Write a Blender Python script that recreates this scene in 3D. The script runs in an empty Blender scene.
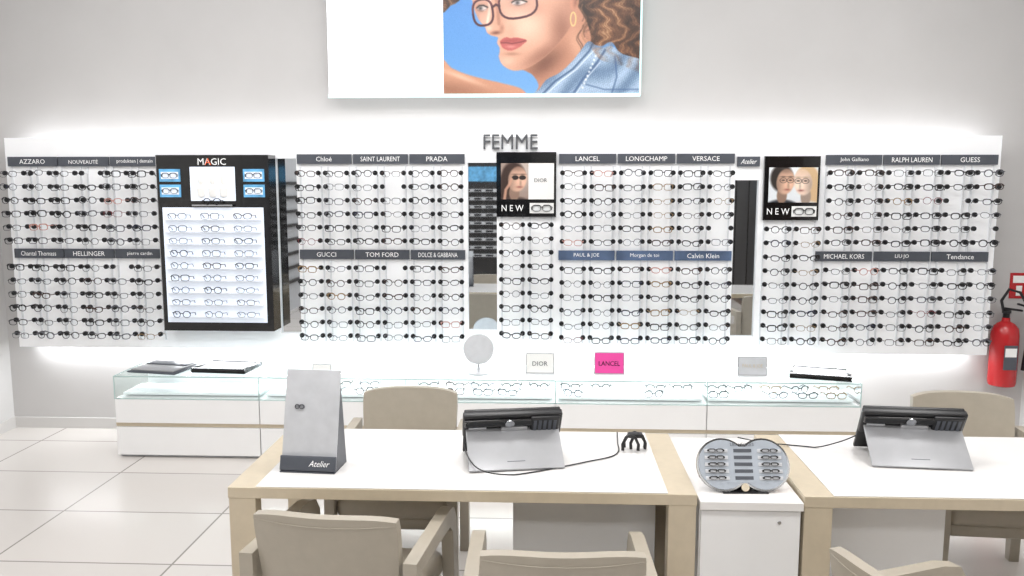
import bpy, bmesh, math, random
import numpy as np
from mathutils import Matrix, Vector
random.seed(7)
np.random.seed(3)
R = math.radians
bpy.context.scene.view_settings.view_transform = 'Standard'

# ------------------------------------------------------------------ materials
def lin(c):
    out = []
    for x in c:
        x = x / 255.0
        out.append(x / 12.92 if x <= 0.04045 else ((x + 0.055) / 1.055) ** 2.4)
    return out

def mat(name, rgb, rough=0.5, metal=0.0, emis=0.0, noise=0.0, nscale=20.0, bump=0.0, coat=0.0, ergb=None):
    m = bpy.data.materials.new(name)
    m.use_nodes = True
    nt = m.node_tree
    b = nt.nodes['Principled BSDF']
    c = lin(rgb)
    b.inputs['Base Color'].default_value = (*c, 1)
    b.inputs['Roughness'].default_value = rough
    b.inputs['Metallic'].default_value = metal
    b.inputs['Coat Weight'].default_value = coat
    if emis > 0:
        b.inputs['Emission Color'].default_value = (*lin(ergb or rgb), 1)
        b.inputs['Emission Strength'].default_value = emis
    if noise > 0 or bump > 0:
        tc = nt.nodes.new('ShaderNodeTexCoord')
        n = nt.nodes.new('ShaderNodeTexNoise')
        n.inputs['Scale'].default_value = nscale
        n.inputs['Detail'].default_value = 4
        nt.links.new(tc.outputs['Object'], n.inputs['Vector'])
        if noise > 0:
            r = nt.nodes.new('ShaderNodeValToRGB')
            r.color_ramp.elements[0].position = 0.3
            r.color_ramp.elements[1].position = 0.7
            r.color_ramp.elements[0].color = (*[x * (1 - noise) for x in c], 1)
            r.color_ramp.elements[1].color = (*[min(1, x * (1 + noise)) for x in c], 1)
            nt.links.new(n.outputs['Fac'], r.inputs['Fac'])
            nt.links.new(r.outputs['Color'], b.inputs['Base Color'])
        if bump > 0:
            bp = nt.nodes.new('ShaderNodeBump')
            bp.inputs['Strength'].default_value = bump
            bp.inputs['Distance'].default_value = 0.002
            nt.links.new(n.outputs['Fac'], bp.inputs['Height'])
            nt.links.new(bp.outputs['Normal'], b.inputs['Normal'])
    return m

def glass_mat(name, tint=(250, 252, 252), blend=0.08, rough=0.05):
    m = bpy.data.materials.new(name)
    m.use_nodes = True
    nt = m.node_tree
    nt.nodes.clear()
    o = nt.nodes.new('ShaderNodeOutputMaterial')
    mx = nt.nodes.new('ShaderNodeMixShader')
    t = nt.nodes.new('ShaderNodeBsdfTransparent')
    g = nt.nodes.new('ShaderNodeBsdfGlossy')
    t.inputs['Color'].default_value = (*lin(tint), 1)
    g.inputs['Roughness'].default_value = rough
    fr = nt.nodes.new('ShaderNodeLayerWeight')
    fr.inputs['Blend'].default_value = blend
    nt.links.new(fr.outputs['Fresnel'], mx.inputs[0])
    nt.links.new(t.outputs[0], mx.inputs[1])
    nt.links.new(g.outputs[0], mx.inputs[2])
    nt.links.new(mx.outputs[0], o.inputs[0])
    return m

def art_mat(name, strength):
    m = bpy.data.materials.new(name)
    m.use_nodes = True
    nt = m.node_tree
    b = nt.nodes['Principled BSDF']
    a = nt.nodes.new('ShaderNodeAttribute')
    a.attribute_name = 'Col'
    nt.links.new(a.outputs['Color'], b.inputs['Base Color'])
    nt.links.new(a.outputs['Color'], b.inputs['Emission Color'])
    b.inputs['Emission Strength'].default_value = strength
    b.inputs['Roughness'].default_value = 0.4
    return m

M_wall = mat('wall_paint', (191, 189, 188), 0.85, noise=0.02, nscale=3, bump=0.05)
M_side = mat('side_wall_paint', (205, 204, 203), 0.85, noise=0.02, nscale=3)
M_ceil = mat('ceiling_paint', (225, 225, 225), 0.9, noise=0.02, nscale=3)
M_base = mat('baseboard_paint', (200, 198, 196), 0.5)
M_panel = mat('panel_white', (248, 249, 251), 0.45, emis=0.06, noise=0.01, nscale=5)  # faint emission put into the material so the white looks brighter
M_white = mat('white_lacquer', (240, 240, 240), 0.25, noise=0.01, nscale=5, coat=0.2)
M_desk = mat('desk_white_glass', (236, 234, 232), 0.15, noise=0.01, nscale=4, coat=0.3)
M_gold = mat('champagne_metal', (206, 193, 170), 0.38, metal=0.2, noise=0.03, nscale=30)
M_label = mat('label_slate', (78, 82, 90), 0.4, noise=0.05)
M_label2 = mat('label_blue', (88, 108, 140), 0.4, noise=0.3, nscale=6)
M_text = mat('text_white', (240, 240, 240), 0.5, emis=0.2)
M_dtext = mat('text_grey', (86, 88, 92), 0.4)
M_orange = mat('text_orange', (236, 96, 40), 0.4)
M_black = mat('black_plastic', (22, 22, 25), 0.35, noise=0.1)
M_bgloss = mat('black_gloss', (12, 12, 14), 0.12, coat=0.5)
M_grey = mat('grey_alu', (168, 169, 172), 0.35, metal=0.3, noise=0.03)
M_silver = mat('silver', (200, 202, 205), 0.2, metal=1.0)
M_mirror = mat('mirror_glass', (225, 228, 230), 0.02, metal=1.0)
M_rod = mat('acrylic_rod', (232, 234, 237), 0.15)
M_leather = mat('taupe_leather', (171, 163, 149), 0.36, noise=0.03, nscale=25, bump=0.08)
M_red = mat('red_paint', (180, 24, 30), 0.25, coat=0.4)
M_pink = mat('pink_card', (226, 74, 156), 0.4, emis=0.1)
M_card = mat('white_card', (240, 240, 238), 0.5)
M_lgrey = mat('light_grey_card', (200, 202, 206), 0.5, noise=0.05)
M_lens = glass_mat('lens_glass', (250, 251, 252), 0.012)
M_glass = glass_mat('showcase_glass', (246, 252, 251), 0.07)
M_edge = mat('glass_edge', (170, 192, 189), 0.2)
M_lit = mat('lit_white', (248, 250, 255), 0.4, emis=1.2)
M_lit2 = mat('lit_panel_bluewhite', (232, 240, 252), 0.4, emis=0.3)
M_screen = mat('screen_blue', (90, 150, 190), 0.3, emis=0.45, noise=0.5, nscale=14)
M_aqua = mat('lightbox_edge', (205, 240, 240), 0.3, emis=0.6)
M_dark = mat('dark_cabinet', (44, 42, 42), 0.4, noise=0.1)
M_wood = mat('dark_wood', (110, 90, 76), 0.5, noise=0.15, nscale=8)
FR = [mat('frame_black', (8, 8, 10), 0.35), mat('frame_black2', (18, 17, 19), 0.35), mat('frame_brown', (56, 34, 26), 0.35, noise=0.4, nscale=90),
      mat('frame_navy', (20, 26, 50), 0.35), mat('frame_grey', (84, 86, 92), 0.35), mat('frame_red', (110, 24, 34), 0.35),
      mat('frame_gold', (150, 122, 84), 0.35, metal=0.5), mat('frame_rose', (190, 140, 130), 0.35)]
FW = [44, 22, 13, 6, 9, 1.5, 5, 2]

# floor tiles
M_floor = bpy.data.materials.new('floor_tile'); M_floor.use_nodes = True
nt = M_floor.node_tree; b = nt.nodes['Principled BSDF']
tc = nt.nodes.new('ShaderNodeTexCoord'); br = nt.nodes.new('ShaderNodeTexBrick')
br.offset = 0.0; br.squash = 1.0
br.inputs['Scale'].default_value = 1.0
br.inputs['Brick Width'].default_value = 0.9
br.inputs['Row Height'].default_value = 0.62
br.inputs['Mortar Size'].default_value = 0.006
br.inputs['Mortar Smooth'].default_value = 0.2
br.inputs['Bias'].default_value = 0.0
br.inputs['Color1'].default_value = (*lin((214, 209, 204)), 1)
br.inputs['Color2'].default_value = (*lin((202, 197, 193)), 1)
br.inputs['Mortar'].default_value = (*lin((146, 141, 136)), 1)
nt.links.new(tc.outputs['Object'], br.inputs['Vector'])
nt.links.new(br.outputs['Color'], b.inputs['Base Color'])
b.inputs['Roughness'].default_value = 0.26
b.inputs['Coat Weight'].default_value = 0.2
b.inputs['Coat Roughness'].default_value = 0.15

# ------------------------------------------------------------------ mesh builder
class MB:
    def __init__(s):
        s.v = []; s.f = []; s.m = []; s.mats = []
    def mi(s, m):
        if m not in s.mats: s.mats.append(m)
        return s.mats.index(m)
    def add(s, vs, fs, m, M=None):
        o = len(s.v)
        if M is not None: vs = [M @ Vector(v) for v in vs]
        s.v.extend([tuple(v) for v in vs]); k = s.mi(m)
        for f in fs:
            s.f.append(tuple(i + o for i in f)); s.m.append(k)
    def box(s, x0, x1, y0, y1, z0, z1, m, M=None):
        vs = [(x0,y0,z0),(x1,y0,z0),(x1,y1,z0),(x0,y1,z0),(x0,y0,z1),(x1,y0,z1),(x1,y1,z1),(x0,y1,z1)]
        fs = [(3,2,1,0),(4,5,6,7),(0,1,5,4),(1,2,6,5),(2,3,7,6),(3,0,4,7)]
        s.add(vs, fs, m, M)
    def rbox(s, x0, x1, y0, y1, z0, z1, r, m, M=None, seg=3):
        bm = bmesh.new()
        bmesh.ops.create_cube(bm, size=1)
        for v in bm.verts:
            v.co = Vector(((x0+x1)/2+v.co.x*(x1-x0), (y0+y1)/2+v.co.y*(y1-y0), (z0+z1)/2+v.co.z*(z1-z0)))
        bmesh.ops.bevel(bm, geom=bm.edges[:], offset=r, segments=seg, profile=0.5, affect='EDGES')
        bm.verts.index_update()
        s.add([v.co.copy() for v in bm.verts], [tuple(v.index for v in f.verts) for f in bm.faces], m, M)
        bm.free()
    def tube(s, pts, r, m, seg=8, closed=False, M=None):
        pts = [Vector(p) for p in pts]; n = len(pts)
        rs = r if isinstance(r, (list, tuple)) else [r]*n
        vs = []; fs = []; ref = None
        for i, p in enumerate(pts):
            if closed: t = pts[(i+1) % n] - pts[i-1]
            else: t = pts[min(i+1, n-1)] - pts[max(i-1, 0)]
            t.normalize()
            if ref is None:
                ref = Vector((0,0,1)) if abs(t.z) < 0.9 else Vector((1,0,0))
                if closed: ref = Vector((0,1,0)) if abs(t.y) < 0.9 else ref
            a = ref - t * ref.dot(t); a.normalize(); ref = a.copy() if not closed else ref
            bb = t.cross(a)
            for k in range(seg):
                an = 2*math.pi*(k+0.5)/seg
                vs.append(p + (a*math.cos(an) + bb*math.sin(an)) * rs[i])
        m_ = n if closed else n-1
        for i in range(m_):
            j = (i+1) % n
            for k in range(seg):
                l = (k+1) % seg
                fs.append((i*seg+k, i*seg+l, j*seg+l, j*seg+k))
        if not closed:
            fs.append(tuple(range(seg))[::-1]); fs.append(tuple((n-1)*seg+k for k in range(seg)))
        s.add(vs, fs, m, M)
    def lathe(s, prof, m, seg=24, M=None):
        vs = []; fs = []; n = len(prof)
        for r, z in prof:
            for k in range(seg):
                a = 2*math.pi*k/seg
                vs.append((r*math.cos(a), r*math.sin(a), z))
        for i in range(n-1):
            for k in range(seg):
                l = (k+1) % seg
                fs.append((i*seg+k, i*seg+l, (i+1)*seg+l, (i+1)*seg+k))
        fs.append(tuple(range(seg))[::-1]); fs.append(tuple((n-1)*seg+k for k in range(seg)))
        s.add(vs, fs, m, M)
    def prism(s, poly, a0, a1, m, axis='X', M=None):
        n = len(poly)
        if axis == 'X':
            vs = [(a0, p[0], p[1]) for p in poly] + [(a1, p[0], p[1]) for p in poly]
        elif axis == 'Y':
            vs = [(p[0], a0, p[1]) for p in poly] + [(p[0], a1, p[1]) for p in poly]
        else:
            vs = [(p[0], p[1], a0) for p in poly] + [(p[0], p[1], a1) for p in poly]
        fs = [tuple(range(n)), tuple(range(2*n-1, n-1, -1))]
        for i in range(n):
            j = (i+1) % n
            fs.append((i, i+n, j+n, j))
        s.add(vs, fs, m, M)
    def text(s, body, cx, cz, w, h, y, m, M=None, fill=False, th=0.002, shear=0):
        cu = bpy.data.curves.new('t', 'FONT'); cu.body = body; cu.resolution_u = 2; cu.align_x = 'CENTER'; cu.shear = shear
        ob = bpy.data.objects.new('t', cu); bpy.context.scene.collection.objects.link(ob)
        bpy.context.view_layer.update()
        dg = bpy.context.evaluated_depsgraph_get()
        me = bpy.data.meshes.new_from_object(ob.evaluated_get(dg), depsgraph=dg)
        co = np.array([v.co[:] for v in me.vertices])
        if len(co):
            mn = co.min(0); mx = co.max(0); sy = h/(mx[1]-mn[1]); sx = sy
            if fill or (mx[0]-mn[0])*sx > w: sx = w/(mx[0]-mn[0])
            c = (mn+mx)/2
            vs = [(cx+(p[0]-c[0])*sx, y-th, cz+(p[1]-c[1])*sy) for p in co]
            s.add(vs, [tuple(p.vertices) for p in me.polygons], m, M)
        bpy.data.objects.remove(ob); bpy.data.curves.remove(cu); bpy.data.meshes.remove(me)
    def obj(s, name, parent=None, bevel=0, smooth=True, loc=None, rot=0):
        me = bpy.data.meshes.new(name)
        me.from_pydata(s.v, [], s.f)
        for m in s.mats: me.materials.append(m)
        me.polygons.foreach_set('material_index', s.m)
        me.update()
        if smooth:
            me.polygons.foreach_set('use_smooth', [True]*len(me.polygons))
            me.set_sharp_from_angle(angle=R(38))
        ob = bpy.data.objects.new(name, me)
        bpy.context.scene.collection.objects.link(ob)
        if parent: ob.parent = parent
        if loc: ob.location = loc
        ob.rotation_euler[2] = rot
        if bevel:
            bv = ob.modifiers.new('bevel', 'BEVEL'); bv.width = bevel; bv.segments = 2
            bv.limit_method = 'ANGLE'; bv.angle_limit = R(40)
        return ob

def empty(name, loc=(0,0,0), rot=0):
    e = bpy.data.objects.new(name, None); bpy.context.scene.collection.objects.link(e)
    e.location = loc; e.rotation_euler[2] = rot; e.empty_display_size = 0.1
    return e
def T(x, y, z, rx=0, ry=0, rz=0):
    return Matrix.Translation((x,y,z)) @ Matrix.Rotation(rz,4,'Z') @ Matrix.Rotation(ry,4,'Y') @ Matrix.Rotation(rx,4,'X')

# ------------------------------------------------------------------ eyeglasses
def glasses(mb, M, fm, style=0, ty=0.135, rr=0.0028, lens=True):
    hw, hh, e = [(0.027,0.019,2.8),(0.025,0.022,2.1),(0.028,0.0205,3.4),(0.027,0.018,2.4)][style % 4]
    n = 14
    for sgn in (-1, 1):
        cx = sgn*0.0345; pts = []; rad = []
        for k in range(n):
            a = 2*math.pi*k/n; ca, sa = math.cos(a), math.sin(a)
            x = hw*math.copysign(abs(ca)**(2/e), ca); z = hh*math.copysign(abs(sa)**(2/e), sa)
            if style % 4 == 3: z += 0.004*max(0, sgn*x/hw)*(1 if z > 0 else 0.3)
            pts.append((cx+x, 0.004*(abs(cx+x)/0.06)**2, z)); rad.append(rr*(1.3 if sa > 0.3 else 0.85))
        mb.tube(pts, rad, fm, seg=4, closed=True, M=M)
        if lens: mb.add(pts, [tuple(range(n))], M_lens, M)
        zt = hh*0.45
        mb.tube([(sgn*0.060,0.003,zt),(sgn*0.069,0.008,zt),(sgn*0.071,ty*0.7,zt-0.002),(sgn*0.067,ty,zt-0.022)], rr*1.0, fm, seg=4, M=M)
    mb.tube([(-0.0085,0.0,0.004),(0,-0.001,0.008),(0.0085,0.0,0.004)], rr*1.2, fm, seg=4, M=M)

# ------------------------------------------------------------------ room shell
XL, XR, YN, YS, ZC = -4.0, 3.36, 5.9, -3.2, 3.7
def slab(name, *a, m):
    mb = MB(); mb.box(*a, m); return mb.obj(name, smooth=False)
slab('floor', XL-0.1, XR+0.1, YS-0.1, YN+0.1, -0.1, 0, m=M_floor)
slab('ceiling', XL-0.1, XR+0.1, YS-0.1, YN+0.1, ZC, ZC+0.1, m=M_ceil)
slab('wall_north', XL-0.1, XR+0.1, YN, YN+0.1, 0, ZC, m=M_wall)
slab('wall_south', XL-0.1, XR+0.1, YS-0.1, YS, 0, ZC, m=M_side)
slab('wall_west', XL-0.1, XL, YS, YN, 0, ZC, m=M_side)
slab('wall_east', XR, XR+0.1, YS, YN, 0, ZC, m=M_side)
slab('baseboard_north', XL, XR, YN-0.015, YN, 0, 0.08, m=M_base)
slab('baseboard_west', XL, XL+0.015, YS, YN-0.015, 0, 0.08, m=M_base)
slab('baseboard_east', XR-0.015, XR, YS, YN-0.015, 0, 0.08, m=M_base)

# ------------------------------------------------------------------ wall display panel
PY = 5.75
PX0, PX1, PZ0, PZ1 = -3.82, 3.02, 0.645, 2.135
gaps = [(-1.90,-1.75,0.76,1.99),(-0.558,-0.356,0.79,1.96),(1.267,1.43,0.76,1.84)]
disp = empty('eyewear_display_wall', (0, 0, 0))
mb = MB()
xs = PX0
for (a, c, z0, z1) in gaps:
    mb.box(xs, a, PY, PY+0.03, PZ0, PZ1, M_panel)
    mb.box(a, c, PY, PY+0.03, PZ0, z0, M_panel)
    mb.box(a, c, PY, PY+0.03, z1, PZ1, M_panel)
    xs = c
mb.box(xs, PX1, PY, PY+0.03, PZ0, PZ1, M_panel)
mb.obj('panel', disp, smooth=False)
mb = MB()
for (a, c, z0, z1) in gaps: mb.box(a-0.01, c+0.01, PY+0.031, PY+0.037, z0-0.01, z1+0.01, M_mirror)
mb.obj('mirror_strips', disp, smooth=False)
mb = MB()
for x in (-3.4,-2.3,-1.2,0.5,1.0,2.2,2.8):
    for z in (0.9, 1.9): mb.box(x-0.03, x+0.03, PY+0.03, YN, z-0.03, z+0.03, M_grey)
mb.obj('wall_brackets', disp, smooth=False)

# labels
mb = MB()
LZ, LZ2 = 1.975, 1.325
def label(x0, x1, z, t, m=M_label, h=0.066, th=0.032, sh=0):
    mb.box(x0, x1, PY-0.02, PY, z-h/2, z+h/2, m)
    mb.text(t, (x0+x1)/2, z, (x1-x0)*0.72, th, PY-0.02, M_text, shear=sh)
def labels3(x0, x1, z, ts, ms=None):
    w = (x1-x0)/3
    for i, t in enumerate(ts):
        if t: label(x0+i*w+0.006, x0+(i+1)*w-0.006, z, t, ms[i] if ms else M_label)
labels3(-3.80,-2.70,LZ-0.005,['AZZARO','NOUVEAUTÉ','produkten | demain'])
labels3(-3.80,-2.70,LZ2,['Chantal Thomass','HELLINGER','pierre cardin'])
labels3(-1.745,-0.57,LZ+0.01,['Chloé','SAINT LAURENT','PRADA'])
labels3(-1.745,-0.57,LZ2,['GUCCI','TOM FORD','DOLCE & GABBANA'])
labels3(0.065,1.262,LZ+0.01,['LANCEL','LONGCHAMP','VERSACE'],[M_label,M_label,M_label])
labels3(0.065,1.262,LZ2,['PAUL & JOE','Morgan de toi','Calvin Klein'],[M_label2,M_label2,M_label2])
labels3(1.86,3.0,LZ,['John Galliano','RALPH LAUREN','GUESS'])
labels3(1.82,2.98,LZ2,['MICHAEL KORS','LIU·JO','Tendance'])
label(1.275,1.425,1.965,'Atelier',sh=0.4)
mb.obj('brand_labels', disp, smooth=False)

mb = MB()
mb.text('FEMME', -0.26, 2.1, 0.37, 0.10, PY-0.022, M_dtext, fill=True, th=0)
o = mb.obj('letters_sign', disp, smooth=False)
sd = o.modifiers.new('s','SOLIDIFY'); sd.thickness = 0.02; sd.offset = -1

# frames + rods
rowsU = [1.885-0.0925*i for i in range(6)]
rowsL = [1.235-0.0955*i for i in range(6)]
gm = MB(); rm = MB()
def cylY(m_, x, z, r, y0, y1, m, seg=10):
    vs = [(x+r*math.cos(2*math.pi*k/seg), y, z+r*math.sin(2*math.pi*k/seg)) for y in (y0,y1) for k in range(seg)]
    fs = [tuple(range(seg)), tuple(range(2*seg-1,seg-1,-1))] + [(k,k+seg,(k+1)%seg+seg,(k+1)%seg) for k in range(seg)]
    m_.add(vs, fs, m)
def section(x0, x1, n, zmax=9, skip=0.02):
    sp = (x1-x0)/n
    for i in range(n):
        cx = x0+sp*(i+0.5)
        rows = [z for z in rowsU+rowsL if z < zmax]
        if zmax < 9: rows = [zmax-0.04-0.094*k for k in range(9)]
        base = random.choices(range(8), FW)[0]
        for z in rows:
            for sx in (-1, 1):
                px = cx+sx*(sp/2-0.024)
                cylY(rm, px, z+0.004, 0.004, PY-0.075, PY, M_rod, 6)
                cylY(rm, px, z+0.004, 0.0165, PY-0.09, PY-0.075, M_black, 12)
            if random.random() < skip: continue
            fm = FR[base] if random.random() < 0.35 else FR[random.choices(range(8), FW)[0]]
            M = T(cx+random.uniform(-.005,.005), PY-0.155+random.uniform(-.008,.008), z+random.uniform(-.005,.005),
                  random.uniform(-.06,.06), random.uniform(-.04,.04), random.uniform(-.09,.09))
            glasses(gm, M, fm, random.randrange(4), rr=random.choice([0.0020,0.0030,0.0038]))
        zt, zb = max(rows)+0.05, min(rows)-0.05
        for sx in (-1, 1):
            px = cx+sx*(sp/2-0.024)
            rm.box(px-0.004, px+0.004, PY-0.012, PY, zb, zt, M_rod)
section(-3.80,-2.71,6)
section(-1.745,-0.57,6)
section(-0.345,0.045,2,zmax=1.575)
section(0.07,1.255,6)
section(1.445,1.84,2,zmax=1.55)
section(1.85,3.0,6)
gm.obj('eyeglasses_on_wall', disp)
rm.obj('holder_pegs', disp)

# ------------------------------------------------------------------ art helpers
def blurf(f, n):
    for _ in range(n):
        p = np.pad(f, 1, mode='edge')
        f = (p[:-2,1:-1]+p[2:,1:-1]+p[1:-1,:-2]+p[1:-1,2:]+2*p[1:-1,1:-1])/6
    return f
def pmask(U, V, poly, blur=1):
    P = np.array(poly, float); n = len(P); Q = []
    for i in range(n):
        p0, p1, p2, p3 = P[i-1], P[i], P[(i+1)%n], P[(i+2)%n]
        for t in (0, .25, .5, .75):
            Q.append(0.5*((2*p1)+(-p0+p2)*t+(2*p0-5*p1+4*p2-p3)*t*t+(-p0+3*p1-3*p2+p3)*t**3))
    return rawmask(U, V, Q, blur)
def rawmask(U, V, poly, blur=1):
    m = np.zeros(U.shape, bool); n = len(poly)
    for i in range(n):
        x1, y1 = poly[i]; x2, y2 = poly[(i+1) % n]
        if y1 == y2: continue
        c = ((V < y1) != (V < y2)) & (U < (x2-x1)*(V-y1)/(y2-y1)+x1)
        m ^= c
    return blurf(m.astype(float), blur)
def stroke(U, V, pts, w, soft=0.5):
    d = np.full(U.shape, 1e9)
    for (x1,y1),(x2,y2) in zip(pts[:-1], pts[1:]):
        L = (x2-x1)**2+(y2-y1)**2+1e-9
        t = np.clip(((U-x1)*(x2-x1)+(V-y1)*(y2-y1))/L, 0, 1)
        d = np.minimum(d, np.hypot(U-x1-t*(x2-x1), V-y1-t*(y2-y1)))
    return np.clip((w/2+soft-d)/(2*soft), 0, 1)
def gs(U, V, x, y, sx, sy, rot=0):
    c, s = math.cos(rot), math.sin(rot)
    a = (U-x)*c+(V-y)*s; b_ = -(U-x)*s+(V-y)*c
    return np.exp(-(a/sx)**2-(b_/sy)**2)
def comp(img, m, col, a=1.0):
    m = (m*a)[..., None]; return img*(1-m)+np.array(col, float)*m
def cimg(img, m, im2): return img*(1-m[...,None])+im2*m[...,None]
def art(name, img, x0, x1, z0, z1, y, m, parent):
    H, W, _ = img.shape
    xs = np.linspace(x0, x1, W); zs = np.linspace(z1, z0, H)
    vs = [(x, y, z) for z in zs for x in xs]
    fs = [(i*W+j, (i+1)*W+j, (i+1)*W+j+1, i*W+j+1) for i in range(H-1) for j in range(W-1)]
    me = bpy.data.meshes.new(name); me.from_pydata(vs, [], fs); me.materials.append(m)
    c = np.clip(img/255.0, 0, 1); c = np.where(c <= 0.04045, c/12.92, ((c+0.055)/1.055)**2.4)
    ca = me.color_attributes.new('Col', 'FLOAT_COLOR', 'POINT')
    ca.data.foreach_set('color', np.concatenate([c.reshape(-1,3), np.ones((H*W,1))], 1).astype(np.float32).ravel())
    ob = bpy.data.objects.new(name, me); bpy.context.scene.collection.objects.link(ob); ob.parent = parent
    return ob
def sup(cx, cy, a, b, rot, n=24, p=.75):
    o = []
    for k in range(n+1):
        t = 2*math.pi*k/n; c_, s_ = math.cos(t), math.sin(t)
        x = a*math.copysign(abs(c_)**p, c_); y = b*math.copysign(abs(s_)**p, s_)
        o.append((cx+x*math.cos(rot)-y*math.sin(rot), cy+x*math.sin(rot)+y*math.cos(rot)))
    return o

# ------------------------------------------------------------------ big light-box poster
LB = empty('lightbox_poster', (0,0,0))
bx0, bx1, bz0, bz1, by = -1.515, 0.612, 2.415, 3.49, 5.79
mb = MB()
mb.box(bx0, bx1, by, YN-0.001, bz0, bz1, M_white)
mb.box(bx0-0.006, bx1+0.006, by-0.008, by+0.0, bz0-0.012, bz0+0.012, M_aqua)
mb.box(bx0, -0.722, by-0.006, by, bz0+0.012, bz1, M_lit)
mb.box(bx1-0.002, bx1+0.01, by-0.008, by+0.06, bz0, bz1, M_aqua)
mb.obj('lightbox_body', LB, smooth=False)
st = 0.5
u = np.arange(444, 641, st); v = np.arange(-60, 96, st)
U, V = np.meshgrid(u, v)
img = np.zeros(U.shape+(3,)); img[:] = (66, 122, 188)
img = comp(img, np.clip((V+20)/120, 0, 1), (108, 156, 204))
img = comp(img, gs(U,V,480,30,50,40), (88,140,200), .5)
def hairtex(U, V, ph=0):
    wx = U+6*np.sin(V*.13+ph)+3.5*np.sin(V*.29+U*.06+2*ph)+1.5*np.sin(V*.7+ph)
    wy = V+4*np.sin(U*.17+ph*1.7)+2*np.sin(U*.41+1)
    strands = np.sin(wx*2.1+1.8*np.sin(wy*.3))*.5+.5
    lock = np.sin(wx*.42+1.9*np.sin(wy*.17+ph))*.5+.5
    big = np.sin(wx*.11+wy*.09+1.1*np.sin(wy*.07))*.5+.5
    t = .08+.28*lock*lock+.20*strands*lock+.24*big
    t = np.clip(t+blurf(np.random.normal(0, .09, U.shape), 1), 0, 1)[...,None]
    dk = np.array((44,28,22.)); md = np.array((118,80,56.)); hi = np.array((196,154,114.))
    return np.where(t < .5, dk+(md-dk)*t*2, md+(hi-md)*(t-.5)*2)
hair = hairtex(U, V)
hair2 = hairtex(V*1.2, U, 2)
img = cimg(img, pmask(U,V,[(440,-66),(440,12),(452,10),(462,4),(470,-8),(478,-66)],2), hair2*.85)
arm = pmask(U,V,[(440,62),(452,70),(466,76),(484,81),(506,86),(524,92),(524,104),(436,104)],3)
img = comp(img, arm, (190,138,112))
img = comp(img, arm*gs(U,V,450,92,40,9,.1), (134,90,70), .7)
img = comp(img, arm*gs(U,V,462,79,22,2.5,.35), (222,182,156), .7)
hm = pmask(U,V,[(556,-70),(566,-10),(574,6),(576,22),(582,36),(590,46),(602,50),(612,46),(620,56),(630,64),(648,68),(650,-70)],2)
img = cimg(img, hm, hair)
img = comp(img, hm*gs(U,V,584,22,9,28,-.1), (30,18,14), .7)
img = comp(img, hm*gs(U,V,634,-10,14,60), (30,18,14), .35)
neck = pmask(U,V,[(516,68),(540,56),(562,34),(576,12),(586,24),(592,44),(586,62),(566,80),(550,100),(534,100),(540,88),(532,76)],2)
img = comp(img, neck, (178,126,102))
img = comp(img, neck*gs(U,V,546,66,20,10,-.6), (104,66,52), .85)
img = comp(img, neck*gs(U,V,578,48,8,16,-.3), (204,156,130), .6)
face = pmask(U,V,[(484,-66),(476,-25),(473,-2),(475,12),(480,24),(486,31),(488,36),(492,39),(499,41),(498,46),(501,52),(500,60),(504,68),(514,73),(528,71),(546,60),(562,44),(574,26),(579,6),(584,-30),(584,-66)],2)
img = comp(img, face, (204,154,130))
L = [((528,30),(17,14),(228,190,168),.75), ((512,-28),(26,20),(228,190,168),.6), ((509,64),(7,4),(220,178,156),.7),
     ((563,34),(12,22),(136,90,72),.85), ((545,58),(24,8),(138,92,74),.8), ((574,0),(9,24),(158,108,88),.7),
     ((500,20),(5,12),(176,124,102),.55), ((478,22),(4,10),(164,114,94),.6), ((536,14),(14,6),(176,122,102),.4), ((512,36),(5,8),(188,138,116),.4)]
for (c_, s_, col, a_) in L:
    img = comp(img, face*gs(U,V,c_[0],c_[1],s_[0],s_[1],-.5 if c_[0]==545 else 0), col, a_)
img = comp(img, face*blurf(stroke(U,V,[(497,2),(499,16),(500,28)],3),3), (160,108,88), .6)
img = comp(img, face*blurf(stroke(U,V,[(491,2),(490,18),(488,29)],2.4),3), (238,208,190), .8)
img = comp(img, face*gs(U,V,497,36.5,5,1.8,-.1), (104,60,48), .85)
img = comp(img, face*gs(U,V,503,32,2.4,3.4), (158,104,84), .7)
img = comp(img, face*gs(U,V,490,32,3,2.6), (234,198,178), .7)
lip = pmask(U,V,[(501,45),(505,41.5),(509,41),(512,42),(516,41),(522,42),(528,44),(524,48),(518,52),(511,54),(506,52.5),(503,50)],2)
img = comp(img, lip, (176,88,84))
img = comp(img, lip*gs(U,V,513,44,12,1.8,-.06), (144,62,62), .6)
img = comp(img, blurf(stroke(U,V,[(502,46.2),(508,46.2),(513,47),(521,45.8),(527,44.2)],.8),1), (80,30,32), .85)
img = comp(img, lip*gs(U,V,512,50,5,1.4), (216,152,144), .6)
img = comp(img, face*gs(U,V,513,57,8,1.8), (150,102,84), .6)
for ex, ey, wx, r_ in ((483,13,5.0,.05),(520,8,7,-.12)):
    img = comp(img, face*gs(U,V,ex,ey-1,wx*1.6,5.5,r_), (146,100,84), .65)
    img = comp(img, pmask(U,V,sup(ex,ey,wx,2.4,r_,8,1)[:-1],1), (214,202,196), .85)
    img = comp(img, gs(U,V,ex-1.5,ey,2.3,2.2), (52,46,46), 1)
    img = comp(img, blurf(stroke(U,V,[(ex-wx,ey-.5),(ex-wx*.5,ey-2.6),(ex+wx*.3,ey-2.8),(ex+wx*1.1,ey-1.0)],1.5),1), (28,18,16), .95)
    img = comp(img, blurf(stroke(U,V,[(ex-wx*.8,ey+1.4),(ex,ey+2.6),(ex+wx*.9,ey+.6)],.7),1), (110,70,58), .8)
img = comp(img, blurf(stroke(U,V,[(475,-4),(482,-9),(491,-7)],2.6),2), (72,48,38), .85)
img = comp(img, blurf(stroke(U,V,[(502,-8),(514,-15),(528,-14),(538,-8)],3),2), (72,48,38), .85)
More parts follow.
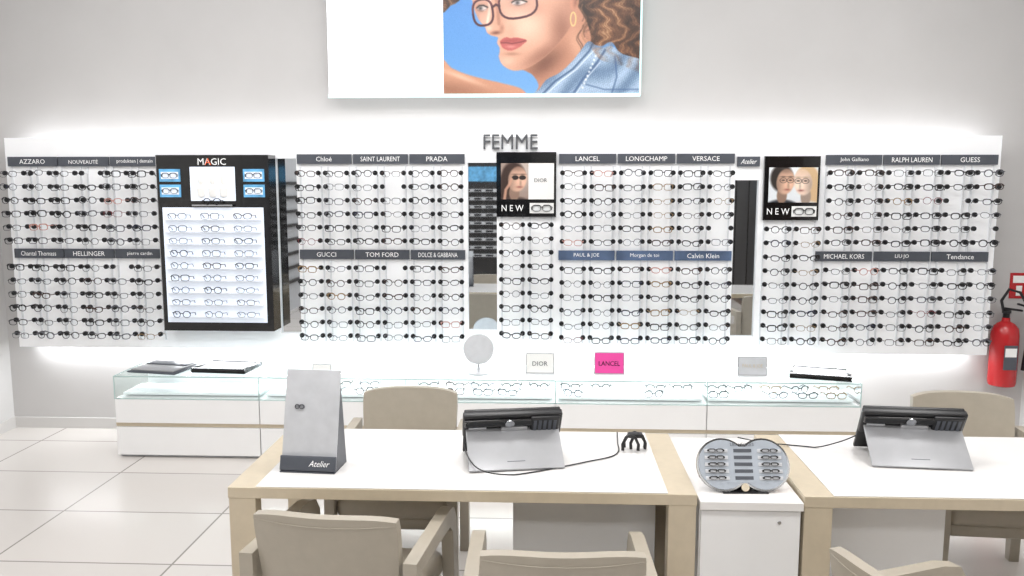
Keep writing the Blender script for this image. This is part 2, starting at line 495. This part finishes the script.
fr_c = (66,28,36)
for a_ in (sup(484,17,10,12.5,-.12), sup(519,9,19,13.5,-.16)):
    img = comp(img, rawmask(U,V,a_,2), (236,240,250), .07)
    img = comp(img, stroke(U,V,a_,2.1), fr_c)
    img = comp(img, stroke(U,V,[(q[0]-.5,q[1]-.7) for q in a_[12:24]],.6), (160,90,90), .6)
img = comp(img, stroke(U,V,[(493.5,12),(497,9.5),(500.5,11)],2.2), fr_c)
img = comp(img, stroke(U,V,[(537,3),(552,-5),(572,-14)],3.2), (54,24,30))
# ear lobe, curls falling by the temple
img = comp(img, blurf(np.clip(gs(U,V,575,8,5,9,.1)*5-1.8,0,1),2), (186,130,106), .9)
img = comp(img, gs(U,V,576,8,2,5,.1), (130,82,66), .7)
for k in range(16):
    a0 = 579+np.random.rand()*8; b0 = -40+k*5
    pts = [(a0+np.sin(t*.9+k)*2.6, b0+t*3.0) for t in range(8)]
    img = comp(img, blurf(stroke(U,V,pts,1.0),1), [(72,46,34),(150,108,76),(40,26,20)][k%3], .6)
img = comp(img, stroke(U,V,sup(574,24,2.6,6.5,0,20,1),1.1), (216,190,124), .9)
dmask = pmask(U,V,[(530,104),(540,92),(548,82),(560,76),(572,66),(582,54),(590,45),(600,52),(612,50),(624,58),(648,68),(650,104)],1)
den = np.sin(2.3*U+.9*V)*np.sin(1.7*V-.7*U)
low = np.sin(.13*U+.2*V+1.3*np.sin(.1*U))*.5+.5
dimg = np.array((98,122,150.))+den[...,None]*12+low[...,None]*np.array((54,50,44.))+np.random.normal(0,8,U.shape)[...,None]
img = cimg(img, dmask, dimg)
for pts, w_, c_, a_ in (([(544,96),(556,84),(574,72),(590,55),(594,47)],2.0,(56,80,114),.8), ([(547,97),(560,85),(578,72),(595,54)],.9,(220,226,232),.8),
                    ([(572,100),(584,82),(598,66),(606,54)],2.4,(58,82,118),.75), ([(575,100),(587,82),(601,66)],.8,(214,220,228),.7),
                    ([(612,100),(618,80),(616,60)],1.8,(64,90,128),.7), ([(584,86),(606,92),(640,92)],1.6,(66,92,130),.6)):
    img = comp(img, dmask*stroke(U,V,pts,w_), c_, a_)
for k in range(9):
    img = comp(img, gs(U,V,584+1.6*k,90-3.8*k,1.1,1.1), (240,240,236), .8)
strand = pmask(U,V,[(584,30),(590,48),(600,62),(612,66),(626,70),(648,76),(648,40),(600,20)],2)
edge = np.clip(hairtex(U*1.1, V, 1)[...,0]/255*1.6-.35, 0, 1)
img = cimg(img, strand*edge*.85, hair)
img += np.random.normal(0, 2.5, U.shape)[...,None]
art('portrait_print', img, -0.720, bx1-0.002, bz0+0.012, bz1, by-0.007, art_mat('portrait_print_ink', 0.32), LB)

# ------------------------------------------------------------------ small brand posters
def portrait(U, V, img, cx, cy, s, hair, skin, turn, longh=False, shades=False, coat=(28,26,30)):
    X = (U-cx)/s; Y = (V-cy)/s
    sk = np.array(skin, float)
    img = comp(img, blurf(np.clip(gs(X,Y,-turn*1.5,-2,9.0,11.0)*6-2.4, 0, 1), 1), hair)
    if longh: img = comp(img, blurf(np.clip(gs(X,Y,-turn*5,6,8,15,.15*turn)*6-2.4, 0, 1), 1), hair)
    img = comp(img, blurf(np.clip(gs(X,Y,-turn*1,21,15,9)*7-2.6, 0, 1), 1), coat)
    img = comp(img, blurf(np.clip(gs(X,Y,-turn*1,10,4,7)*6-2.4, 0, 1), 1), tuple(sk*.68))
    f = blurf(np.clip(gs(X,Y,turn*1.2,.5,6.6,9.6,.12*turn)*8-3, 0, 1), 1)
    img = comp(img, f, tuple(sk))
    img = comp(img, f*gs(X,Y,-turn*4.5,3,3.4,8), tuple(sk*.66), .7)
    img = comp(img, f*gs(X,Y,turn*3.4,2.4,3,3), tuple(np.minimum(255, sk*1.16)), .8)
    img = comp(img, f*gs(X,Y,turn*1,-7,6,2.0), tuple(hair), .35)
    img = comp(img, f*gs(X,Y,turn*3.1,3.2,.8,2.6), tuple(sk*.66), .6)
    img = comp(img, f*gs(X,Y,turn*2.4,6.0,2.0,.7), (140,74,68), .8)
    for q in (turn*2+2.4, turn*2-2.4):
        if shades: img = comp(img, np.clip(gs(X,Y,q,-.6,2.4,1.7)*5-1.6,0,1), (30,22,20), .92)
        else:
            img = comp(img, gs(X,Y,q,-.5,1.2,.6), (40,28,24), .85)
            img = comp(img, np.clip(1-abs(np.hypot((X-q)/2.3,(Y+.4)/1.7)-1)*4.5,0,1), (36,30,30), .65)
        img = comp(img, gs(X,Y,q,-2.9,2.0,.5), tuple(np.array(hair)*.7), .6)
    return img
def poster(name, x0, x1, z0, z1, two):
    e = empty(name, (0,0,0)); mb = MB(); y = PY-0.03
    mb.box(x0, x1, y, PY-0.001, z0, z1, M_bgloss)
    mb.text('N E W', x0+(x1-x0)*0.27, z0+0.06, 0.15, 0.042, y, M_text, th=0.004)
    mb.box(x1-0.18, x1-0.015, y-0.004, y, z0+0.025, z0+0.095, M_card)
    glasses(mb, T(x1-0.098, y-0.012, z0+0.06), FR[0], 2, ty=0.008, rr=0.0030)
    mb.obj('poster_board', e, smooth=False)
    U, V = np.meshgrid(np.arange(0,150,1.0), np.arange(0,110,1.0))
    img = np.zeros(U.shape+(3,)); img[:] = (236,234,232)
    if two:
        img[:] = (216,220,224)
        img = comp(img, gs(U,V,75,0,90,40), (238,240,242), .8)
        img = portrait(U,V,img,110,44,4.6,(204,172,132),(228,200,182),-1,True,coat=(206,202,198))
        img = portrait(U,V,img,46,42,4.5,(40,32,28),(206,166,142),1,False,coat=(40,42,48))
    else:
        img = comp(img, (U < 78)*1.0, (150,130,120))
        img = comp(img, (U < 78)*gs(U,V,60,20,40,50), (210,198,190), .7)
        sub = portrait(U,V,img,42,46,4.3,(56,38,32),(206,166,144),1,True,True,coat=(66,50,46))
        sub = comp(sub, stroke(U,V,[(10,110),(14,80),(24,64),(30,48)],8,2), (196,150,128), .9)
        img = cimg(img, (U < 78)*1.0, sub)
    img += np.random.normal(0, 3, U.shape)[...,None]
    art('poster_print', img, x0+0.03, x1-0.015, z0+0.12, z1-0.075, y-0.003, art_mat(name+'_ink', 0.08), e)
    if not two:
        mb = MB(); mb.text('DIOR', x1-0.105, (z0+z1)/2+0.03, 0.12, 0.026, y-0.006, M_dtext); mb.obj('poster_text', e, smooth=False)
poster('brand_poster', -0.356, 0.052, 1.59, 2.03, False)
poster('brand_poster.001', 1.455, 1.825, 1.57, 2.0, True)

# ------------------------------------------------------------------ illuminated tower display
LD = empty('illuminated_eyewear_display', (0,0,0))
mb = MB()
x0, x1, yf, z0, z1 = -2.67, -1.895, 5.60, 0.80, 2.01
mb.box(x0, x1, yf, PY-0.001, z0, z1, M_bgloss)
mb.box(x0+0.03, x1-0.045, yf-0.004, yf, z0+0.06, 1.655, M_lit2)
mb.text('MAGIC', (x0+x1)/2, 1.965, 0.2, 0.045, yf, M_text, th=0.004)
mb.text('A', (x0+x1)/2-0.026, 1.965, 0.05, 0.046, yf, M_orange, th=0.006)
mb.box((x0+x1)/2-0.155, (x0+x1)/2+0.155, yf-0.005, yf, 1.70, 1.93, M_lit2)
for zz in (1.725, 1.83):
    mb.box(x0+0.02, x0+0.165, yf-0.006, yf, zz, zz+0.085, M_screen)
    mb.box(x1-0.175, x1-0.03, yf-0.006, yf, zz, zz+0.085, M_screen)
    for xx in (x0+0.093, x1-0.103):
        mb.box(xx-0.06, xx+0.06, yf-0.008, yf-0.006, zz+0.018, zz+0.066, M_lit2)
        glasses(mb, T(xx, yf-0.014, zz+0.042) @ Matrix.Diagonal((.8,.5,.8,1)), FR[0], 2, ty=0.008, rr=0.0030)
for q in (-0.08, 0.0, 0.075): mb.lathe([(0.001,0),(0.026,0.01),(0.03,0.06),(0.010,0.09),(0.021,0.11),(0.021,0.14),(0.001,0.165)], M_card, 12, T((x0+x1)/2+q, yf-0.008, 1.72) @ Matrix.Diagonal((1,.2,1,1)))
mb.box((x0+x1)/2-0.14, (x0+x1)/2+0.14, yf-0.03, yf, 1.665, 1.675, M_silver)
glasses(mb, T((x0+x1)/2, yf-0.03, 1.695), FR[0], 1, ty=0.02)
mb.box(x0-0.004, x0, yf, PY-0.001, z0, z1, M_silver)
mb.obj('display_case', LD, smooth=False)
mb = MB()
for r in range(9):
    z = 1.60-0.084*r
    mb.box(x0+0.05, x1-0.06, yf-0.03, yf-0.004, z-0.032, z-0.028, M_rod)
    for c in range(3):
        glasses(mb, T(x0+0.16+0.225*c, yf-0.075, z-0.002, 0, 0, random.uniform(-.05,.05)), FR[random.choice([0,1,2,4,4,3])], random.randrange(4), ty=0.07, rr=random.choice([0.0022,0.0030]))
mb.obj('display_eyeglasses', LD)

# ------------------------------------------------------------------ low glass showcase
CB = empty('glass_top_display_cabinet', (0,0,0))
cx0, cx1, cy0, cy1 = -2.87, 2.0, 5.25, 5.74
mw = (cx1-cx0)/5
mb = MB(); gl = MB(); gg = MB()
mb.box(cx0+0.01, cx1-0.01, cy0+0.03, cy1, 0.0, 0.05, M_lgrey)
mb.box(cx0, cx1, cy0+0.02, cy1, 0.03, 0.40, M_white)
mb.box(cx0, cx1, cy0+0.012, cy0+0.02, 0.212, 0.236, M_gold)
mb.box(cx0-0.002, cx0, cy0+0.01, cy1, 0.212, 0.236, M_gold)
mb.box(cx0, cx1, cy1-0.02, cy1, 0.40, 0.55, M_panel)
for i in range(5):
    a, c = cx0+i*mw, cx0+(i+1)*mw
    mb.box(a+0.004, c-0.004, cy0, cy0+0.02, 0.02, 0.209, M_white)
    mb.box(a+0.004, c-0.004, cy0, cy0+0.02, 0.239, 0.398, M_white)
    gl.add([(a,cy0+.002,0.41),(c,cy0+.002,0.41),(c,cy0+.002,0.55),(a,cy0+.002,0.55)], [(0,1,2,3)], M_glass)
    gl.add([(a,cy0+.002,0.5555),(c,cy0+.002,0.5555),(c,cy1-.02,0.5555),(a,cy1-.02,0.5555)], [(0,1,2,3)], M_glass)
    gl.add([(a,cy0+.004,0.41),(a,cy1-.02,0.41),(a,cy1-.02,0.55),(a,cy0+.004,0.55)], [(0,1,2,3)], M_glass)
    mb.box(a+0.02, c-0.02, cy0+0.08, cy0+0.34, 0.41, 0.425, M_panel)
    for k in range(5):
        for yy in (cy0+0.10, cy0+0.27):
            if random.random() < 0.85 and i > 0:
                glasses(gg, T(a+0.11+0.185*k+random.uniform(-.02,.02), yy, 0.447, 0, 0, random.uniform(-.25,.25)), FR[random.choices(range(8), FW)[0]], random.randrange(4), ty=0.12, rr=0.0032)
gl.add([(cx1,cy0+.004,0.41),(cx1,cy1-.02,0.41),(cx1,cy1-.02,0.553),(cx1,cy0+.004,0.553)], [(0,1,2,3)], M_glass)
for x in [cx0+0.003]+[cx0+i*mw for i in range(1,5)]+[cx1-0.003]:
    mb.box(x-0.003, x+0.003, cy0-0.001, cy0+0.003, 0.402, 0.556, M_edge)
    mb.box(x-0.003, x+0.003, cy0-0.001, cy1-0.02, 0.552, 0.5565, M_edge)
mb.box(cx0, cx1, cy0-0.002, cy0+0.002, 0.549, 0.5565, M_edge)
mb.box(cx0, cx1, cy0-0.001, cy0+0.003, 0.400, 0.407, M_edge)
mb.box(cx0+0.02, cx1-0.02, cy1-0.035, cy1-0.02, 0.535, 0.548, M_lit)
mb.obj('cabinet_body', CB, smooth=False)
gl.obj('glass_case', CB, smooth=False)
gg.obj('showcase_eyeglasses', CB)
ZT = 0.5575
mb = MB()
M = T(-2.62, 5.46, ZT, rz=R(-10))
mb.rbox(-0.18, 0.18, -0.15, 0.15, 0, 0.012, 0.003, M_label, M); mb.rbox(-0.165, 0.155, -0.13, 0.14, 0.012, 0.022, 0.003, M_grey, M)
mb.rbox(-0.16, 0.15, 0.03, 0.135, 0.022, 0.027, 0.002, M_label, M)
mb.obj('brochure_folder')
def tray(name, x, y, rz):
    mb = MB()
    mb.rbox(-0.19, 0.19, -0.14, 0.14, 0, 0.02, 0.004, M_bgloss)
    for a in ((-0.19,0.19,-0.14,-0.115),(-0.19,0.19,0.115,0.14),(-0.19,-0.165,-0.115,0.115),(0.165,0.19,-0.115,0.115)):
        mb.rbox(*a, 0.008, 0.032, 0.003, M_bgloss)
    mb.box(-0.164, 0.164, -0.114, 0.114, 0.0205, 0.026, M_lgrey)
    mb.obj(name, loc=(x,y,ZT), rot=rz)
tray('eyewear_tray', -2.19, 5.48, R(-5)); tray('eyewear_tray.001', 1.80, 5.46, R(-16))
def sign(name, x, w, h, m, t, tm, y=5.42):
    mb = MB(); Mx = T(0,0,0, rx=R(-8))
    mb.box(-w/2, w/2, -0.035, 0.05, 0, 0.004, M_rod)
    mb.box(-w/2, w/2, 0, 0.006, 0.003, h, M_grey, Mx)
    mb.box(-w/2+0.006, w/2-0.006, -0.002, 0, 0.01, h-0.006, m, Mx)
    if t: mb.text(t, 0, h*0.5, w*0.7, 0.03, -0.002, tm, Mx)
    mb.obj(name, smooth=False, loc=(x,y,ZT))
sign('brand_sign_holder', -0.05, 0.19, 0.14, M_card, 'DIOR', M_dtext)
sign('brand_sign_holder.001', 0.41, 0.20, 0.15, M_pink, 'LANCEL', M_bgloss)
sign('brand_sign_holder.002', 1.35, 0.19, 0.13, M_lgrey, 'PAUL & JOE', M_gold)
sign('price_card', -1.52, 0.13, 0.055, M_card, '', None)
mb = MB()
mb.lathe([(0.07,0),(0.07,0.008),(0.012,0.014),(0.008,0.05),(0.008,0.09)], M_lgrey, 24)
M = T(0,0,0.165, rx=R(80))
mb.lathe([(0.088,-0.006),(0.098,-0.006),(0.102,0),(0.098,0.008),(0.086,0.008)], M_lgrey, 40, M)
mb.lathe([(0.0,0.0085),(0.088,0.0085),(0.0881,0.009),(0.0,0.0095)], M_lgrey, 40, M)
mb.obj('round_table_mirror', loc=(-0.46,5.42,ZT))

# ------------------------------------------------------------------ desks
def desk(name, x0, x1, bxa, bxb):
    mb = MB(); y0, y1 = 2.78, 3.49; lw = 0.1
    mb.box(x0, x1, y0, y1, 0.712, 0.752, M_gold)
    mb.box(x0+lw, x1-lw, y0+0.003, y1-0.004, 0.7525, 0.7560, M_desk)
    for a in (x0, x1-lw):
        for yy in (y0+0.002, y1-0.062):
            mb.box(a+0.002, a+lw-0.002, yy, yy+0.06, 0, 0.712, M_gold)
        mb.box(a+0.01, a+lw-0.01, y0+0.062, y1-0.062, 0.0, 0.03, M_gold)
    mb.box(bxa, bxb, 3.06, 3.42, 0.24, 0.711, M_white)
    for k in range(3):
        mb.box(bxa+0.004, bxb-0.004, 3.42, 3.435, 0.245+0.155*k, 0.392+0.155*k, M_white)
    mb.obj(name, bevel=0.003, smooth=False)
desk('sales_desk', -1.13, 0.52, -0.13, 0.415)
desk('sales_desk.001', 0.885, 2.54, 0.99, 1.50)
mb = MB()
mb.box(0.53, 0.875, 2.79, 3.48, 0.04, 0.70, M_white)
mb.box(0.54, 0.865, 2.81, 3.46, 0.0, 0.04, M_lgrey)
mb.box(0.527, 0.878, 2.76, 3.49, 0.705, 0.735, M_desk)
mb.box(0.533, 0.872, 2.772, 2.79, 0.06, 0.36, M_white); mb.box(0.533, 0.872, 2.772, 2.79, 0.366, 0.70, M_white)
cylY(mb, 0.80, 0.66, 0.007, 2.768, 2.772, M_silver)
mb.obj('drawer_pedestal', bevel=0.003, smooth=False)
DZ = 0.7565
mb = MB()
Mx = T(0,0,0.004, rx=R(-14))
mb.rbox(-0.105, 0.105, 0, 0.008, 0.0, 0.375, 0.003, M_lgrey, Mx)
mb.rbox(-0.107, 0.107, -0.012, 0.0, 0.0, 0.055, 0.003, M_label, Mx)
mb.prism([(0.01,0.0),(0.13,0.0),(0.085,0.33)], 0.099, 0.105, M_label)
mb.prism([(0.01,0.0),(0.13,0.0),(0.085,0.33)], -0.105, -0.099, M_label)
mb.box(-0.105, 0.105, -0.014, 0.13, 0.0, 0.004, M_label)
mb.text('Atelier', 0.045, 0.028, 0.08, 0.022, -0.012, M_text, Mx, shear=0.4)
glasses(mb, Mx @ T(-0.045,-0.008,0.235) @ Matrix.Diagonal((.25,.4,.35,1)), FR[4], 2, ty=0.01, rr=0.007, lens=False)
mb.obj('display_board_stand', loc=(-0.885,2.935,DZ), rot=R(-4))

def tablet(name, x, y, rz, S=1.13):
    e = empty(name)
    mb = MB()
    W = T(x, y, DZ+0.001, rz=rz) @ Matrix.Scale(S, 4)
    Mk = W @ T(0,0,0.006, rx=R(-50))
    mb.rbox(-0.16, 0.16, 0, 0.007, 0.0, 0.165, 0.003, M_grey, Mk)
    mb.box(-0.03, 0.03, -0.0006, 0, 0.03, 0.032, M_label, Mk)
    Mt = W @ T(0,0.215,0.004, rx=R(30))
    mb.rbox(-0.165, 0.165, -0.004, 0.010, 0.0, 0.198, 0.004, M_black, Mt)
    mb.box(-0.155, 0.155, 0.0101, 0.0106, 0.012, 0.188, M_bgloss, Mt)
    mb.rbox(-0.17, 0.17, -0.026, 0.0, 0.10, 0.198, 0.006, M_black, Mt)
    mb.rbox(-0.165, 0.10, -0.036, -0.024, 0.155, 0.185, 0.004, M_bgloss, Mt)
    mb.rbox(-0.04, 0.05, -0.038, -0.022, 0.115, 0.150, 0.004, M_grey, Mt)
    mb.rbox(0.06, 0.16, -0.038, -0.024, 0.115, 0.192, 0.006, M_black, Mt)
    mb.lathe([(0.012,0),(0.016,0),(0.016,0.003),(0.012,0.003)], M_silver, 20, Mt @ T(-0.012,-0.037,0.170, rx=R(90)))
    mb.box(-0.15, -0.09, -0.0275, -0.026, 0.12, 0.145, M_lgrey, Mt)
    for k in range(5): mb.box(0.07+0.017*k, 0.08+0.017*k, -0.0395, -0.038, 0.125, 0.18, M_label, Mt)
    mb.obj('tablet_body', e)
    return e
t1 = tablet('tablet_terminal', -0.11, 2.975, R(10)); t2 = tablet('tablet_terminal.001', 1.405, 3.06, R(-5))
def cable(name, pts, par):
    P = [Vector(p) for p in pts]; out = []
    zmin = DZ+0.0032
    for i in range(len(P)-1):
        p0, p1, p2, p3 = P[max(i-1,0)], P[i], P[i+1], P[min(i+2,len(P)-1)]
        for k in range(8):
            t = k/8
            q = 0.5*((2*p1)+(-p0+p2)*t+(2*p0-5*p1+4*p2-p3)*t*t+(-p0+3*p1-3*p2+p3)*t**3)
            q.z = max(q.z, zmin); out.append(q)
    out.append(P[-1]); mb = MB(); mb.tube(out, 0.0026, M_black, 8); mb.obj(name, par)
z = DZ+0.0034
cable('power_cable', [(-0.29,3.12,z+0.09),(-0.31,3.02,z+0.07),(-0.25,2.93,z+0.02),(-0.12,2.93,z),(0.05,3.02,z),(0.16,3.09,z),(0.25,3.15,z),(0.285,3.22,z),(0.29,3.32,z),(0.30,3.47,z)], t1)
cable('power_cable', [(1.22,3.24,z+0.07),(1.16,3.25,z+0.04),(1.08,3.30,z),(0.98,3.33,z),(0.90,3.35,z),(0.80,3.42,z)], t2)
mb = MB()
for k, (dx, w) in enumerate(((-0.02,0.03),(0.012,0.028),(0.0,0.04))):
    mb.tube([(dx-w,0.02*k,0.006),(dx-w*1.05,0.02*k,0.03),(dx-w*.6,0.02*k,0.06),(dx,0.02*k,0.068),(dx+w*.6,0.02*k,0.06),(dx+w*1.05,0.02*k,0.03),(dx+w,0.02*k,0.006)], 0.0065, M_black, 8)
mb.rbox(-0.03,0.03,0.0,0.04,0.055,0.072,0.005,M_black)
mb.obj('handheld_scanner_stand', loc=(0.352,3.22,DZ))

mb = MB()
Mx = T(0,0,0.006, rx=R(-26))
M_face = mat('board_face', (170,178,188), 0.3, noise=0.08, nscale=9)
def disc(cx, cz, r, y0, y1, m, seg=40):
    vs = [(cx+r*math.cos(2*math.pi*k/seg), y, cz+r*math.sin(2*math.pi*k/seg)) for y in (y0,y1) for k in range(seg)]
    fs = [tuple(range(seg)), tuple(range(2*seg-1,seg-1,-1))] + [(k,k+seg,(k+1)%seg+seg,(k+1)%seg) for k in range(seg)]
    mb.add(vs, fs, m, Mx)
for q in (-1,1):
    disc(q*0.072, 0.092, 0.094, 0.0, 0.012, M_bgloss)
    disc(q*0.072, 0.092, 0.087, -0.003, 0.0, M_face)
mb.box(-0.05, 0.05, 0.001, 0.012, 0.02, 0.165, M_bgloss, Mx)
mb.box(-0.06, 0.06, -0.0042, -0.001, 0.028, 0.155, M_face, Mx)
mb.text('LES VERRES', 0, 0.163, 0.10, 0.012, -0.0045, M_dtext, Mx)
for r in range(5):
    zz = 0.045+0.024*r
    for q in (-1,1):
        mb.rbox(q*0.095-0.042, q*0.095+0.042, -0.006, -0.003, zz-0.0075, zz+0.0055, 0.001, M_lgrey, Mx)
        glasses(mb, Mx @ T(q*0.095,-0.010,zz) @ Matrix.Diagonal((.42,.4,.26,1)), FR[0], 2, ty=0.01, rr=0.0045, lens=False)
    mb.box(-0.032, 0.032, -0.0055, -0.0042, zz-0.006, zz+0.006, M_label, Mx)
disc(0, 0.012, 0.014, -0.008, 0.0, M_gold, 20)
mb.prism([(0.02,0.0),(0.12,0.0),(0.075,0.13)], -0.03, 0.03, M_black)
mb.box(-0.08, 0.08, -0.01, 0.12, 0, 0.005, M_black)
mb.obj('lens_demo_board', loc=(0.70,2.85,0.7355), rot=R(2))

# ------------------------------------------------------------------ chairs
def chair(name, x, y, rot):
    mb = MB()
    mb.rbox(-0.245, 0.245, -0.24, 0.27, 0.36, 0.46, 0.035, M_leather, seg=4)
    mb.rbox(-0.235, 0.235, -0.22, 0.25, 0.31, 0.37, 0.015, M_leather)
    nx, nz = 16, 10; vs = []; fs = []
    for side in (0, 1):
        for j in range(nz+1):
            t = j/nz
            for i in range(nx+1):
                s = -1+2*i/nx
                xx = s*(0.215+0.022*t)*(1-0.03*(t**10))
                zz = 0.38+0.432*t-0.018*(t**5)*abs(s)**4
                yy = -0.225-0.085*t+0.045*s*s
                if side: yy -= 0.05*(1-0.25*t)
                vs.append((xx, yy, zz))
    n1 = (nx+1)*(nz+1)
    def I(s_, j, i): return s_*n1+j*(nx+1)+i
    for j in range(nz):
        for i in range(nx):
            fs.append((I(0,j,i),I(0,j+1,i),I(0,j+1,i+1),I(0,j,i+1)))
            fs.append((I(1,j,i),I(1,j,i+1),I(1,j+1,i+1),I(1,j+1,i)))
    for i in range(nx):
        fs.append((I(0,nz,i),I(1,nz,i),I(1,nz,i+1),I(0,nz,i+1)))
        fs.append((I(0,0,i),I(0,0,i+1),I(1,0,i+1),I(1,0,i)))
    for j in range(nz):
        fs.append((I(0,j,0),I(1,j,0),I(1,j+1,0),I(0,j+1,0)))
        fs.append((I(0,j,nx),I(0,j+1,nx),I(1,j+1,nx),I(1,j,nx)))
    mb.add(vs, fs, M_leather)
    sp = [(s*(0.215+0.022*.93)*0.985, -0.225-0.085*.93+0.045*s*s-0.05*(1-.25*.93)-0.001, 0.38+0.432*.93) for s in [k/8-1 for k in range(17)]]
    mb.tube(sp, 0.0018, M_leather, 6)
    for q in (-1, 1):
        xa, xb = (q*0.245, q*0.29) if q > 0 else (q*0.29, q*0.245)
        mb.prism([(-0.27,0.0),(-0.225,0.0),(-0.215,0.36),(-0.225,0.61),(-0.29,0.66),(-0.285,0.36)], xa, xb, M_leather)
        mb.prism([(0.235,0.0),(0.27,0.0),(0.29,0.36),(0.28,0.58),(0.215,0.55),(0.235,0.36)], xa, xb, M_leather)
        mb.prism([(-0.29,0.66),(-0.225,0.61),(0.17,0.585),(0.215,0.55),(0.28,0.58),(0.24,0.635),(0.17,0.65)], xa, xb, M_leather)
    ob = mb.obj(name, loc=(x,y,0), rot=rot, bevel=0.008)
    ob.modifiers['bevel'].segments = 3
    return ob
chair('leather_armchair', -0.655, 2.72, R(-6))
chair('leather_armchair.001', 0.04, 2.49, R(1))
chair('leather_armchair.002', 1.17, 2.19, R(-66))
chair('leather_armchair.003', -0.675, 3.70, R(180))
chair('leather_armchair.004', 1.98, 3.72, R(176))

# ------------------------------------------------------------------ fire extinguisher + sign
mb = MB()
mb.lathe([(0.07,0.0),(0.085,0.008),(0.09,0.03),(0.09,0.36),(0.082,0.41),(0.055,0.44),(0.028,0.455),(0.025,0.48)], M_red, 28)
mb.lathe([(0.022,0.48),(0.022,0.51),(0.03,0.512),(0.03,0.53),(0.018,0.535)], M_black, 16)
mb.rbox(-0.10, 0.03, -0.012, 0.012, 0.53, 0.545, 0.004, M_black, T(0,0,0,ry=R(8)))
mb.rbox(-0.09, 0.03, -0.012, 0.012, 0.565, 0.58, 0.004, M_black, T(0,0,0,ry=R(16)))
mb.tube([(-0.02,0,0.52),(-0.05,-0.02,0.60),(-0.01,-0.03,0.68),(0.06,-0.04,0.66),(0.12,-0.05,0.55),(0.125,-0.05,0.3),(0.115,-0.05,0.12)], [0.010]*5+[0.013,0.018], M_black, 10)
Ml = T(0,-0.0915,0.2)
mb.box(-0.045,0.045,-0.001,0.001,-0.07,0.1,M_label,Ml); mb.box(-0.038,0.038,-0.002,0,0.02,0.08,M_card,Ml)
mb.box(-0.03,0.03,0.085,0.10,0.36,0.42,M_grey)
mb.obj('fire_extinguisher', loc=(3.16,5.80,0.42))
mb = MB()
mb.box(3.22,3.35,YN-0.004,YN,1.02,1.2,M_red); mb.box(3.24,3.33,YN-0.005,YN-0.004,1.13,1.18,M_card); mb.box(3.265,3.305,YN-0.005,YN-0.004,1.04,1.11,M_card)
mb.obj('fire_extinguisher_sign', smooth=False)

# ------------------------------------------------------------------ rear of the shop (seen in mirror strips)
mb = MB()
for (a, c) in ((-2.2,-0.3),(0.3,1.9)):
    mb.box(a, c, YS+0.001, YS+0.4, 0, 2.4, M_dark)
    mb.box(a+0.1, c-0.1, YS+0.4, YS+0.405, 1.85, 2.1, M_screen)
    for k in range(9):
        mb.box(a+0.08, c-0.08, YS+0.4, YS+0.44, 0.55+0.14*k, 0.60+0.14*k, M_lgrey)
        for j in range(int((c-a-.2)/.2)):
            mb.box(a+0.12+.2*j, a+0.25+.2*j, YS+0.44, YS+0.445, 0.56+0.14*k, 0.59+0.14*k, M_black)
mb.obj('rear_display_shelving', smooth=False)
mb = MB()
mb.box(XR-0.45, XR-0.001, -3.1, 0.2, 0, 2.5, M_wood)
for k in range(4): mb.box(XR-0.47, XR-0.45, -3.05+0.82*k, -2.3+0.82*k, 0.08, 2.42, M_dark)
mb.obj('storage_wardrobe', smooth=False)
mb = MB()
mb.box(XL+0.001, XL+0.3, -1.6, 0.4, 0, 2.2, M_lgrey)
for k in range(8): mb.box(XL+0.3, XL+0.34, -1.55, 0.35, 0.4+0.2*k, 0.44+0.2*k, M_dark)
mb.obj('side_display_shelving', smooth=False)

# ------------------------------------------------------------------ lights
def area(name, loc, sx, sy, power, rot=(0,0,0), col=(1,0.985,0.97)):
    l = bpy.data.lights.new(name, 'AREA'); l.shape = 'RECTANGLE'; l.size = sx; l.size_y = sy; l.energy = power; l.color = col
    o = bpy.data.objects.new(name, l); bpy.context.scene.collection.objects.link(o); o.location = loc; o.rotation_euler = rot
    return o
for i, y in enumerate((-1.6, 1.4, 3.6)):
    for j, x in enumerate((-2.6, -0.2, 2.2)):
        area('ceiling_light', (x,y,ZC-0.03), 1.3, 0.6, 34)
area('added_panel_wash', (-0.4,4.4,ZC-0.1), 6.5, 0.15, 34, (R(38),0,0), (0.97,0.985,1))  # unseen wash lamp, added to brighten the display panel
area('panel_top_led', (-0.4,5.82,2.02), 6.7, 0.03, 14, (R(180),0,0), (0.97,0.985,1))
area('panel_bottom_led', (-0.4,5.83,0.67), 6.7, 0.04, 32, (0,0,0), (0.95,0.98,1))
area('showcase_led', (-0.2,5.70,0.64), 4.9, 0.04, 16, (R(-20),0,0), (0.95,0.98,1))
w = bpy.data.worlds.new('w'); bpy.context.scene.world = w; w.use_nodes = True
w.node_tree.nodes['Background'].inputs[0].default_value = (0.9,0.95,1,1); w.node_tree.nodes['Background'].inputs[1].default_value = 0.5

# ------------------------------------------------------------------ camera
cam = bpy.data.cameras.new('camera'); co = bpy.data.objects.new('camera', cam); bpy.context.scene.collection.objects.link(co)
co.location = (0,0,1.82); co.rotation_euler = (R(90-7.2),0,R(2.5)); cam.lens = 29.18; cam.sensor_width = 36
cam.clip_start = 0.05
bpy.context.scene.camera = co
